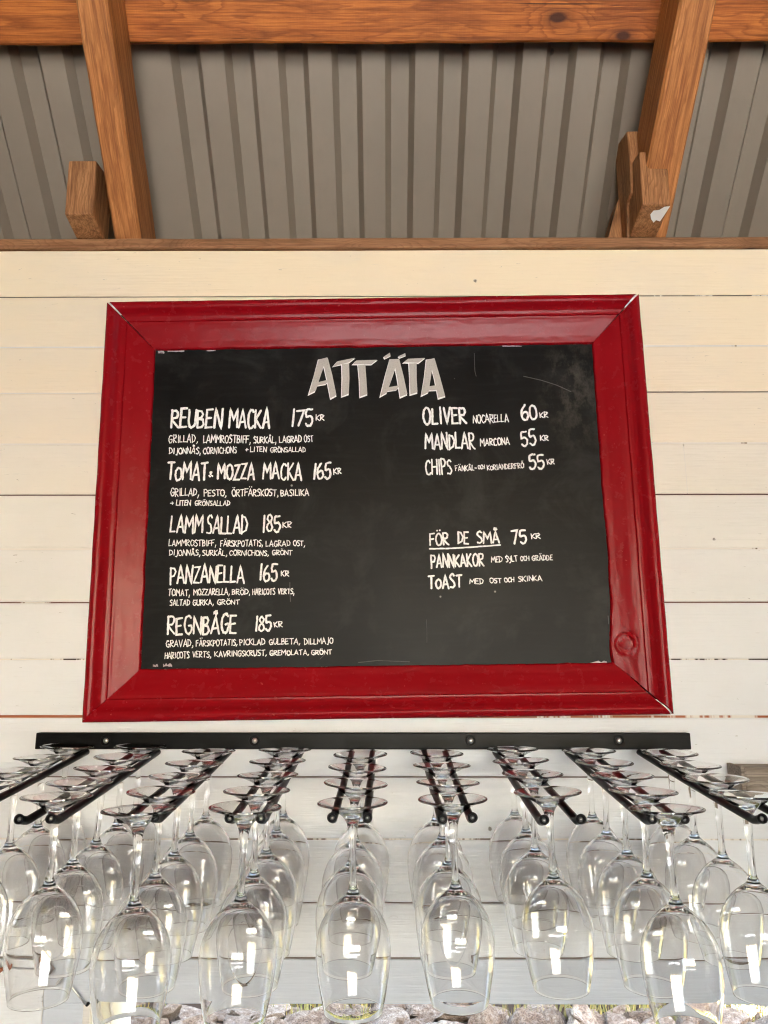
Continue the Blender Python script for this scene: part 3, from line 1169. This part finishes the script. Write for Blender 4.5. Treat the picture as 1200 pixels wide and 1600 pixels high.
BIG, MID, SML = 3.1, 2.0, 1.75
ITEMS = [
    ('REUBEN MACKA 175 KR', [
        ('REUBEN', 266, 668, 347, 669, 28, 3.6), ('MACKA', 357, 669, 422, 668, 28, 3.2), ('175', 456, 666, 490, 665, 26, 3.1), ('KR', 493, 657, 507, 657, 9, 2.2),
        ('GRILLAD,', 263, 692, 309, 691, 11.5, 1.9), ('LAMMROSTBIFF,', 317, 692, 392, 692, 11.5, 2.1), ('SURKÅL,', 396, 692, 432, 692, 10, 2), ('LAGRAD', 436, 692, 472, 691, 10.5, 2), ('OST', 475, 691, 490, 690, 10, 1.9),
        ('DIJONNÅS,', 264, 709, 314, 709, 9.5, 1.9), ('CORNICHONS', 317, 709, 370, 708, 9.5, 1.9), ('+', 383, 707, 388, 707, 9, 1.9), ('LITEN', 391, 706, 417, 706, 8, 1.9), ('GRÖNSALLAD', 422, 707, 478, 706, 7.5, 1.8)]),
    ('TOMAT & MOZZA MACKA 165 KR', [
        ('ToMAT', 260, 750, 325, 750, 26, 3.2), ('&', 326, 745, 333, 745, 9, 2.0), ('MOZZA', 339, 749, 398, 749, 24, 3.1), ('MACKA', 410, 749, 472, 749, 25, 2.9), ('165', 490, 749, 518, 748, 24, 3.1), ('KR', 521, 741, 534, 740, 8.5, 2.2),
        ('GRILLAD,', 266, 775, 311, 775, 11.5, 2), ('PESTO,', 318, 775, 354, 775, 10, 2), ('ÖRTFÄRSKOST,', 362, 775, 435, 775, 10.5, 2), ('BASILIKA', 438, 775, 483, 774, 9.5, 2.1),
        ('+', 266, 790, 272, 790, 9, 1.9), ('LITEN', 275, 790, 298, 790, 8, 1.9), ('GRÖNSALLAD', 304, 790, 360, 790, 7.5, 1.8)]),
    ('LAMMSALLAD 185 KR', [
        ('LAMM', 265, 832, 317, 833, 26, 2.9), ('SALLAD', 322, 834, 387, 834, 27, 2.9), ('185', 411, 831, 439, 830, 25, 3.1), ('KR', 441, 824, 456, 824, 8.5, 2.2),
        ('LAMMROSTBIFF,', 263, 853, 338, 853, 9.5, 1.8), ('FÄRSKPOTATIS,', 344, 854, 411, 853, 9, 1.8), ('LAGRAD', 415, 854, 454, 853, 8.5, 1.8), ('OST,', 458, 853, 477, 853, 8, 1.8),
        ('DIJONNÅS,', 264, 868, 313, 868, 8.5, 1.8), ('SURKÅL,', 316, 868, 355, 868, 8, 1.8), ('CORNICHONS,', 358, 868, 420, 868, 8, 1.8), ('GRÖNT', 425, 867, 457, 867, 7.5, 1.8)]),
    ('PANZANELLA 165 KR', [
        ('PANZANELLA', 265, 912, 382, 910, 27, 2.9), ('165', 406, 907, 434, 907, 25, 3.1), ('KR', 439, 900, 452, 900, 8.5, 2.2),
        ('TOMAT,', 262, 931, 297, 931, 10, 1.9), ('MOZZARELLA,', 302, 930, 359, 929, 9.5, 1.9), ('BRÖD,', 362, 929, 391, 929, 8.5, 1.9), ('HARICOTS', 394, 929, 430, 929, 9, 1.9), ('VERTS,', 434, 928, 460, 928, 8.5, 1.9),
        ('SALTAD', 265, 946, 297, 946, 8.5, 1.9), ('GURKA,', 301, 946, 334, 945, 8.5, 1.9), ('GRÖNT', 339, 945, 375, 944, 7.5, 1.9)]),
    ('REGNBÅGE 185 KR', [
        ('REGNBÅGE', 261, 992, 370, 989, 28, 3.2), ('185', 399, 986, 425, 985, 23, 3.0), ('KR', 428, 980, 442, 979, 8.5, 2.2),
        ('GRAVAD,', 259, 1011, 302, 1010, 10.5, 1.9), ('FÄRSKPOTATIS,', 306, 1010, 371, 1008, 9, 1.9), ('PICKLAD', 374, 1008, 415, 1007, 9, 1.9), ('GULBETA,', 420, 1007, 469, 1006, 8.5, 1.9), ('DILLMAJO', 475, 1007, 521, 1005, 9, 1.9),
        ('HARICOTS', 257, 1029, 296, 1028, 9.5, 1.9), ('VERTS,', 300, 1027, 330, 1027, 9, 1.9), ('KAVRINGSKRUST,', 335, 1026, 417, 1024, 8.5, 1.9), ('GREMOLATA,', 421, 1024, 483, 1023, 7.5, 1.9), ('GRÖNT', 486, 1023, 519, 1022, 7, 1.9)]),
    ('OLIVER NOCARELLA 60 KR', [
        ('OLIVER', 661, 663, 730, 661, 25, 3.3), ('NOCARELLA', 739, 661, 795, 659, 12, 2.1), ('60', 815, 656, 840, 654, 22, 3.1), ('KR', 843, 653, 857, 652, 8.5, 2.1)]),
    ('MANDLAR MARCONA 55 KR', [
        ('MANDLAR', 664, 702, 743, 701, 24, 2.9), ('MARCONA', 750, 697, 797, 695, 11, 2.1), ('55', 815, 697, 839, 694, 23, 3.1), ('KR', 844, 689, 858, 688, 8.5, 2.1)]),
    ('CHIPS FÄNKÅL- OCH KORIANDERFRÖ 55 KR', [
        ('CHIPS', 665, 742, 707, 740, 23, 2.5), ('FÄNKÅL-', 711, 736, 745, 735, 8, 1.7), ('OCH', 747, 733, 758, 732, 6, 1.6), ('KoRIANDERFRÖ', 761, 735, 819, 731, 8, 1.7), ('55', 827, 734, 852, 732, 22, 3.1), ('KR', 855, 726, 867, 725, 8, 2.0)]),
    ('FÖR DE SMÅ 75 KR', [
        ('FÖR', 671, 852, 702, 851, 18, 2.7), ('DE', 715, 850, 733, 850, 18, 2.7), ('SMÅ', 745, 849, 781, 848, 17, 2.7), ('75', 800, 850, 824, 848, 21, 2.9), ('KR', 830, 842, 845, 841, 8, 2.0)]),
    ('PANNKAKOR MED SYLT OCH GRÄDDE', [
        ('PANNKAKOR', 673, 887, 757, 884, 19, 2.7), ('MED', 767, 879, 786, 878, 8.5, 1.9), ('SYLT', 790, 878, 809, 877, 9, 1.9), ('OCH', 813, 876, 827, 876, 7, 1.8), ('GRÄDDE', 831, 876, 864, 875, 8, 1.9)]),
    ('TOAST MED OST OCH SKINKA', [
        ('ToAST', 669, 920, 723, 918, 20, 2.9), ('MED', 734, 913, 756, 912, 8.5, 1.9), ('OST', 765, 911, 784, 911, 7.5, 1.9), ('OCH', 788, 910, 804, 909, 7, 1.8), ('SKINKA', 810, 909, 847, 907, 8, 1.9)]),
]
for nm, ws in ITEMS:
    mb = MB()
    for w_ in ws:
        word(mb, *w_)
    if nm.startswith('FÖR'):
        p = [on_board(x, y) for x, y in ((671, 857.5), (700, 857), (735, 855), (782, 851.5))]
        stroke(mb, [(q.x, q.z) for q in p], .0026)
    o = mb.build('lettering', M['chalk'], panel)
    o['label'] = 'white chalk lines reading ' + nm
# title: broad grey chalk bars with white edges
TIT = [
    [(172, 100), (240, 85), (212, 155), (150, 335), (98, 360), (140, 215)], [(197, 96), (238, 85), (272, 215), (305, 365), (258, 392), (228, 230)], [(160, 268), (258, 245), (225, 282), (150, 296)],
    [(272, 155), (305, 116), (440, 92), (395, 126)], [(338, 133), (395, 126), (397, 240), (393, 355), (338, 376), (341, 240)],
    [(412, 140), (440, 112), (600, 105), (555, 142)], [(455, 140), (512, 138), (520, 250), (526, 358), (470, 378), (464, 250)],
    [(640, 84), (688, 55), (694, 80), (650, 99)], [(745, 82), (800, 58), (803, 78), (755, 93)],
    [(685, 98), (755, 95), (730, 160), (665, 347), (615, 376), (650, 230)], [(710, 98), (755, 95), (788, 230), (815, 358), (760, 382), (738, 240)], [(662, 305), (765, 290), (735, 326), (642, 336)],
    [(778, 127), (815, 98), (945, 92), (895, 130)], [(822, 130), (880, 128), (880, 240), (888, 345), (832, 361), (828, 240)],
    [(948, 102), (1005, 95), (988, 200), (965, 345), (910, 371), (934, 230)], [(968, 98), (1008, 92), (1050, 230), (1088, 373), (1036, 389), (1006, 240)], [(950, 300), (1050, 285), (1025, 326), (932, 332)],
]
tf, te = MB(), MB()
for i, poly in enumerate(TIT):
    cxp = sum(p[0] for p in poly) / len(poly)
    cyp = sum(p[1] for p in poly) / len(poly)
    for mb, sc, off, hh in ((te, 1.0, (-1.5, 2.5), .0003), (tf, .93, (2, -3), .0007)):
        pts = []
        for (x, y) in poly:
            X = cxp + (x - cxp) * sc + off[0] + lrng.uniform(-1.5, 1.5)
            Y = cyp + (y - cyp) * (1 - (1 - sc) * .6) + off[1] + lrng.uniform(-1.5, 1.5)
            q = on_board(460 + X / 4.615, 540 + Y / 4.615)
            pts.append((q.x, -BOARD_H - hh - i * .00004, q.z))
        mb.add(pts, [tuple(range(len(pts)))[::-1]])
o = te.build('lettering', M['chalk'], panel)
o['label'] = 'big heading ATT ÄTA in broad grey chalk with white edges'
o2 = tf.build('lettering_fill', M['chalk_grey'], panel)

# scratches and rubbed patches on the board
m = NT('chalk_scratch')
m.set(Base_Color=(.09, .088, .084, 1), Roughness=.9)
for pts, w in (([(818, 588), (845, 594), (870, 602), (892, 612)], .0014), ([(741, 552), (742, 580), (744, 588)], .0010), ([(453, 910), (453, 925), (454, 940)], .0012),
               ([(666, 968), (667, 990), (667, 1004)], .0009), ([(560, 1035), (590, 1032), (640, 1034)], .0012), ([(950, 962), (951, 975)], .0012), ([(500, 1030), (510, 1020)], .0008)):
    sc = MB()
    q = [on_board(x, y) for x, y in pts]
    stroke(sc, [(p.x, p.z) for p in q], w)
    sc.build('scratch', m.m, panel)
# bare paint left along the edges
er = random.Random(5)
for x, y, L, w in ((252, 551, 10, 3), (275, 549, 26, 2.4), (330, 548, 14, 1.6), (243, 1040, 8, 4), (262, 1040, 14, 4), (905, 1040, 40, 4), (935, 1037, 26, 5), (700, 1041, 60, 1.5), (610, 1042, 40, 1.5), (850, 1040, 30, 1.6), (640, 540, 40, 1.6), (800, 541, 30, 1.2)):
    pts = []
    n = 7
    for k in range(n):
        pts.append((x - L / 2 + L * k / (n - 1), y - w * er.uniform(.2, 1)))
    for k in range(n - 1, -1, -1):
        pts.append((x - L / 2 + L * k / (n - 1), y + w * er.uniform(.2, .6)))
    q = [on_board(a, b) for a, b in pts]
    ed = MB()
    ed.add([(p.x, -BOARD_H - .0003, p.z) for p in q], [(k, 2 * n - 1 - k, 2 * n - 2 - k, k + 1) for k in range(n - 1)])
    ed.build('bare_edge', M['scrape'], panel)

# ================================================================== THE GLASS RACK
ROWX = [-.041 + .1146 * (k - 5) for k in range(1, 10)]       # centres of the nine rod pairs
RZ0, RZ1 = CAM_Z - .1200, CAM_Z - .1560
RY0, RY1 = 1.279, .905


def rod_z(Y):
    return RZ0 + (RZ1 - RZ0) * (RY0 - Y) / (RY0 - RY1)


rack = empty('glass_rack', (0, WALL_Y, CAM_Z - .10))
tag(rack, 'black metal hanging rack of rod pairs fixed to the white planks under the menu board', 'glass rack')


def rpart(mb, name, mat, parent=None):
    return mb.build(name, mat, parent or rack, (-rack.location.x, -rack.location.y, -rack.location.z))


barb = MB()
bx0, bx1 = -.566, .4835
bz0, bz1 = CAM_Z - .1160, CAM_Z - .0905
barb.box((bx0, WALL_Y - .022, bz0), (bx1, WALL_Y - .002, bz1), .0016)
rpart(barb, 'wall_bar', M['black'])
for px in (165, 397.5, 735, 967):
    p = at(px, 1157, WALL_Y - .022)
    hole = MB()
    hole.lathe([(.0072, -.001), (.0086, .0006), (.0082, .0014), (.0070, .0012), (.0060, -.0002), (.0056, -.0010)], 24)
    o = rpart(hole, 'screw_cup', M['black'])
    s = MB()
    s.lathe([(0, .0014), (.0024, .0012), (.0040, .0002), (.0044, -.0010)], 20)
    o2 = s.build('screw_head', M['screw'], o)
    o.rotation_euler = (R(90), 0, 0)
    o.location = (p.x - rack.location.x, p.y - rack.location.y, p.z - rack.location.z)
    o2.location = (.0006, -.0004, .0012)
rrng = random.Random(3)
for k, x in enumerate(ROWX):
    for sx in (-1, 1):
        X = x + sx * (.0172 + rrng.uniform(-.0008, .0008))
        tipx = X + rrng.uniform(-.003, .003)
        dz = rrng.uniform(-.0015, .0015)
        path = []
        for i in range(13):
            q = i / 12
            Y = RY0 + (RY1 - RY0) * q
            path.append((X + (tipx - X) * q, Y, rod_z(Y) + dz * q - .0012 * math.sin(q * math.pi)))
        # last bit bent up level
        y, z = path[-1][1], path[-1][2]
        path += [(tipx, y - .006, z - .0002), (tipx, y - .013, z + .0010), (tipx, y - .026, z + .0046)]
        rb_ = MB()
        rb_.tube(path, .0046, 14, cap=False)
        ro = rpart(rb_, 'rod', M['black'])
        # end: rolled lip round an open bore
        e = Vector(path[-1])
        dirv = (e - Vector(path[-2])).normalized()
        cap = MB()
        cap.lathe([(.0046, -.003), (.0053, -.0015), (.0054, .0010), (.0046, .0020), (.0034, .0018), (.0027, .0004), (.0026, -.004)], 18)
        co = cap.build('rod_end', M['black'], ro)
        co.rotation_euler = dirv.to_track_quat('Z', 'Y').to_euler()
        co.location = e
        pin = MB()
        pin.lathe([(0, -.0006), (.0012, -.0008), (.0024, -.0022), (.0026, -.0035)], 14)
        pm = pin.build('rod_pin', M['screw'], ro)
        pm.rotation_euler = co.rotation_euler
        pm.location = e + dirv * .0006

# ================================================================== THE WINE GLASSES
# outer profile from the top of the foot (z = 0, glass hangs upside down) to the rim, then back up the inside of the bowl
OUT = [(0, -.0150), (.004, -.0146), (.009, -.0128), (.015, -.0096), (.022, -.0058), (.030, -.0022), (.0362, -.0005), (.0385, 0), (.0395, -.0004), (.0399, -.0012), (.0394, -.0020), (.036, -.0028),
       (.030, -.0048), (.0225, -.0083), (.0165, -.0118), (.0120, -.0150), (.0088, -.0185), (.0066, -.0228), (.0051, -.0290), (.0043, -.0370), (.0039, -.0500), (.0038, -.0660), (.0039, -.0800),
       (.0042, -.0862), (.0048, -.0895), (.0060, -.0918), (.0065, -.0930), (.0066, -.0945), (.0084, -.0966), (.0127, -.0998), (.0187, -.1042), (.0247, -.1098), (.0302, -.1166), (.0347, -.1243),
       (.0380, -.1325), (.0400, -.1412), (.0409, -.1498), (.0407, -.1585), (.0398, -.1690), (.0383, -.1795), (.0363, -.1905), (.0341, -.2010), (.0323, -.2085), (.0316, -.2118), (.03145, -.2123), (.0313, -.2118)]
INN = [(0.03160, -.2080), (0.03340, -.2010), (0.03560, -.1905), (0.03760, -.1795), (0.03910, -.1690), (0.04000, -.1585), (0.04020, -.1498), (0.03930, -.1412),
       (0.03730, -.1330), (0.03390, -.1252), (0.02930, -.1178), (0.02370, -.1113), (0.01730, -.1062), (0.01080, -.1026), (0.00520, -.1008), (0, -.1003)]


def fine(prof):
    return prof


gm = MB()
gm.lathe(fine(OUT + INN), 56)
bm = bmesh.new()
vs_ = [bm.verts.new(p) for p in gm.v]
for f in gm.f:
    bm.faces.new([vs_[j] for j in f])
bmesh.ops.recalc_face_normals(bm, faces=bm.faces[:])
g2 = MB()
g2.from_bm(bm, True)
glass0 = g2.build('wine_glass', M['glass'])
FEET = {1: [1.244, 1.161, 1.075, .992, .910], 2: [1.243, 1.164, 1.086, 1.008, .938], 3: [1.206, 1.120, 1.040, .960, .882], 4: [1.216, 1.135, 1.048, .966, .892],
        5: [1.181, 1.093, 1.002, .912], 6: [1.191, 1.107, 1.008, .928], 7: [1.224, 1.138, 1.056, .961], 8: [1.210, 1.128, 1.048, .966, .888], 9: [1.193, 1.112, 1.030, .949]}
ORD = ['leftmost', 'second', 'third', 'fourth', 'middle', 'fourth', 'third', 'second', 'rightmost']
SIDE = ['', ' from the left', ' from the left', ' from the left', '', ' from the right', ' from the right', ' from the right', '']
grng = random.Random(12)
first = True
for r_, ys in FEET.items():
    for i, Y in enumerate(ys):
        o = glass0 if first else glass0.copy()
        if not first:
            COL.objects.link(o)
        first = False
        x = ROWX[r_ - 1] + grng.uniform(-.0015, .0015)
        # foot cone rests on the two rods
        o.location = (x, Y, rod_z(Y) + .0046 + .0118)
        o.rotation_euler = (R(grng.uniform(-1.6, 1.6) + 1.0), R(grng.uniform(-1.5, 1.5)), grng.uniform(0, 6.28))
        n = len(ys)
        if i == n - 1:
            pos = 'nearest wine glass, at the open end of'
        elif i == 0:
            pos = 'farthest wine glass, against the wall bar in'
        elif i == n - 2:
            pos = 'wine glass hanging second from the open end of'
        elif i == 1:
            pos = 'wine glass hanging second from the wall bar in'
        else:
            pos = 'wine glass in the centre place of'
        tag(o, f'{pos} the {ORD[r_ - 1]} row{SIDE[r_ - 1]}', 'wine glass', 'wine glasses hanging upside down from the rack')

# clipped hedge of leaves, added unseen behind the viewer to break up glass reflections
m = NT('baffle_leaves')
m.color(m.ramp(m.noise(m.coord(), 9.0, 5, .7), [(.35, (.015, .03, .008)), (.65, (.06, .10, .03))]))
m.set(Roughness=.8)
bm = bmesh.new()
bmesh.ops.create_cube(bm, size=1)
for v in bm.verts:
    v.co = Vector((v.co.x * 18, v.co.y * 1.4, v.co.z * 2.0))
bmesh.ops.subdivide_edges(bm, edges=bm.edges[:], cuts=40, use_grid_fill=True)
for v in bm.verts:
    v.co += mnoise.noise_vector(v.co * 1.3) * .35 + mnoise.noise_vector(v.co * 4.0) * .16
hg = MB()
hg.from_bm(bm, False)
tag(hg.build('baffle', m.m, None, (1.5, -22, .75)), 'long dark green hedge of leaves, added unseen behind the viewer to break up reflections', 'baffle')

# ================================================================== SMALL THINGS ON THE WALL
# weathered wooden block on the wall at the right edge
p0, p1 = at(1156, 1197, WALL_Y - .05), at(1156, 1249, WALL_Y - .05)
wb = MB()
wb.box((0, -.05, p1.z - p0.z), (.006, 0, 0), .001)
wb.box((.0065, -.0485, p1.z - p0.z + .0015), (.26, 0, -.0015), .003)
o = wb.build('wood_shelf', M['grey_wood'], None, (p0.x, WALL_Y - .0015, p0.z))
tag(o, 'short weathered grey brown wooden ledge on the white wall right of the rack', 'ledge')
# wire stay hooked beside the hatch
hk = empty('hatch_stay', tuple(at(131, 1566, WALL_Y - .012)))
tag(hk, 'thin pale wire stay screwed beside the lower left hatch corner', 'wire stay')
a = at(75, 1504, WALL_Y - .012) - hk.location
b = at(105, 1534, WALL_Y - .015) - hk.location
w1 = MB()
w1.tube([a, a * .72 + Vector((0, -.001, 0)), b, b * .45, Vector((0, 0, 0)), (.002, .003, -.004)], .0014, 8)
w1.build('wire', M['screw'], hk)
s = MB()
s.lathe([(0, .002), (.0022, .0014), (.0026, 0), (.0026, -.006)], 14)
so = s.build('screw_head', M['black'], hk, tuple(at(136, 1570, WALL_Y - .0075) - hk.location), (R(90), 0, 0))
# rusty hook at the left edge
hp = at(3, 1511, WALL_Y - .004)
rh = MB()
rh.tube([(-.030, .002, .004), (-.018, -.004, .003), (-.006, -.008, .002), (.002, -.009, -.002), (.006, -.008, .001), (.0075, -.006, .004)], [.004, .0042, .0040, .0036, .0028, .0018], 10)
tag(rh.build('rusty_hook', M['rust'], None, tuple(hp)), 'small rusty red brown hook at the left edge of the wall', 'hook')

# ================================================================== OUTSIDE: RUBBLE AND GRASS BEYOND THE HATCH
srng = random.Random(31)


def stone_mesh(seed, flat):
    bm = bmesh.new()
    bmesh.ops.create_icosphere(bm, subdivisions=4, radius=.5)
    # a few random cutting planes make facets
    cuts = []
    for _ in range(13):
        n = Vector((srng.gauss(0, 1), srng.gauss(0, 1), srng.gauss(0, .9))).normalized()
        cuts.append((n, srng.uniform(.22, .42)))
    for v in bm.verts:
        p = v.co.copy()
        for n, d in cuts:
            e = p.dot(n) - d
            if e > 0:
                p -= n * e * .985
        q = mnoise.noise_vector(p * 3.0 + Vector((seed * 3.3, 0, 0))) * .035 + mnoise.noise_vector(p * 9 + Vector((seed, 0, 5))) * .02
        v.co = p + q
        v.co.z *= flat
    mb = MB()
    mb.from_bm(bm, False)
    return mb


protos = [stone_mesh(i, srng.uniform(.6, .95)) for i in range(7)]
mesh_cache = {}


def put_stone(i, x, y, z, s, label, white=False, rot=None):
    key = (i, white)
    if key not in mesh_cache:
        o = protos[i].build('rubble_stone', M['white_stone'] if white else M['stone'])
        mesh_cache[key] = o
    else:
        o = mesh_cache[key].copy()
        COL.objects.link(o)
    o.location = (x, y, z)
    o.scale = s
    o.rotation_euler = rot or (srng.uniform(-.4, .4), srng.uniform(-.4, .4), srng.uniform(0, 6.28))
    tag(o, label, 'stone', 'rubble stones lying beyond the hatch')


put_stone(0, .92, 3.95, .10, (.50, .30, .30), 'broad dark brown stone, largest in the rubble beyond the hatch')
put_stone(1, 1.17, 3.86, .06, (.20, .17, .20), 'white stone right of the broad dark brown stone', True)
n = 0
for row, (yb, zb) in enumerate(((3.66, .04), (3.78, .06), (3.88, .08), (3.98, .09), (4.10, .08), (4.24, .05))):
    x = -1.75 + row * .05
    while x < 2.5:
        w = srng.uniform(.09, .23)
        if not (row < 3 and .72 < x + w / 2 < 1.25):
            put_stone(srng.randrange(7), x + w / 2, yb + srng.uniform(-.05, .05), zb + srng.uniform(-.03, .03), (w * 1.35, w * 1.15, w * srng.uniform(.65, 1.0)),
                      'angular pinkish grey stone lying in the rubble beyond the hatch')
        x += w * .95
gs = MB()
for _ in range(9000):
    x, y = srng.uniform(-2.4, 3.0), 4.14 + 2.2 * srng.random() ** 2
    if mnoise.noise(Vector((x * 2.2, y * 2.2, 1))) < -.05:
        continue
    h = srng.uniform(.04, .15)
    a = srng.uniform(0, 6.28)
    dx, dy = math.cos(a) * .006, math.sin(a) * .006
    lx, ly = srng.uniform(-.04, .04), srng.uniform(-.04, .04)
    k = srng.uniform(.7, 1.5)
    gs.t = (k * srng.uniform(.8, 1.2), k, k * .8)
    gs.add([(x - dx, y - dy, 0), (x + dx, y + dy, 0), (x + lx, y + ly, h)], [(0, 1, 2)])
tag(gs.build('grass', M['grass']), 'dry yellow green grass growing behind the rubble stones', 'grass', kind='stuff')
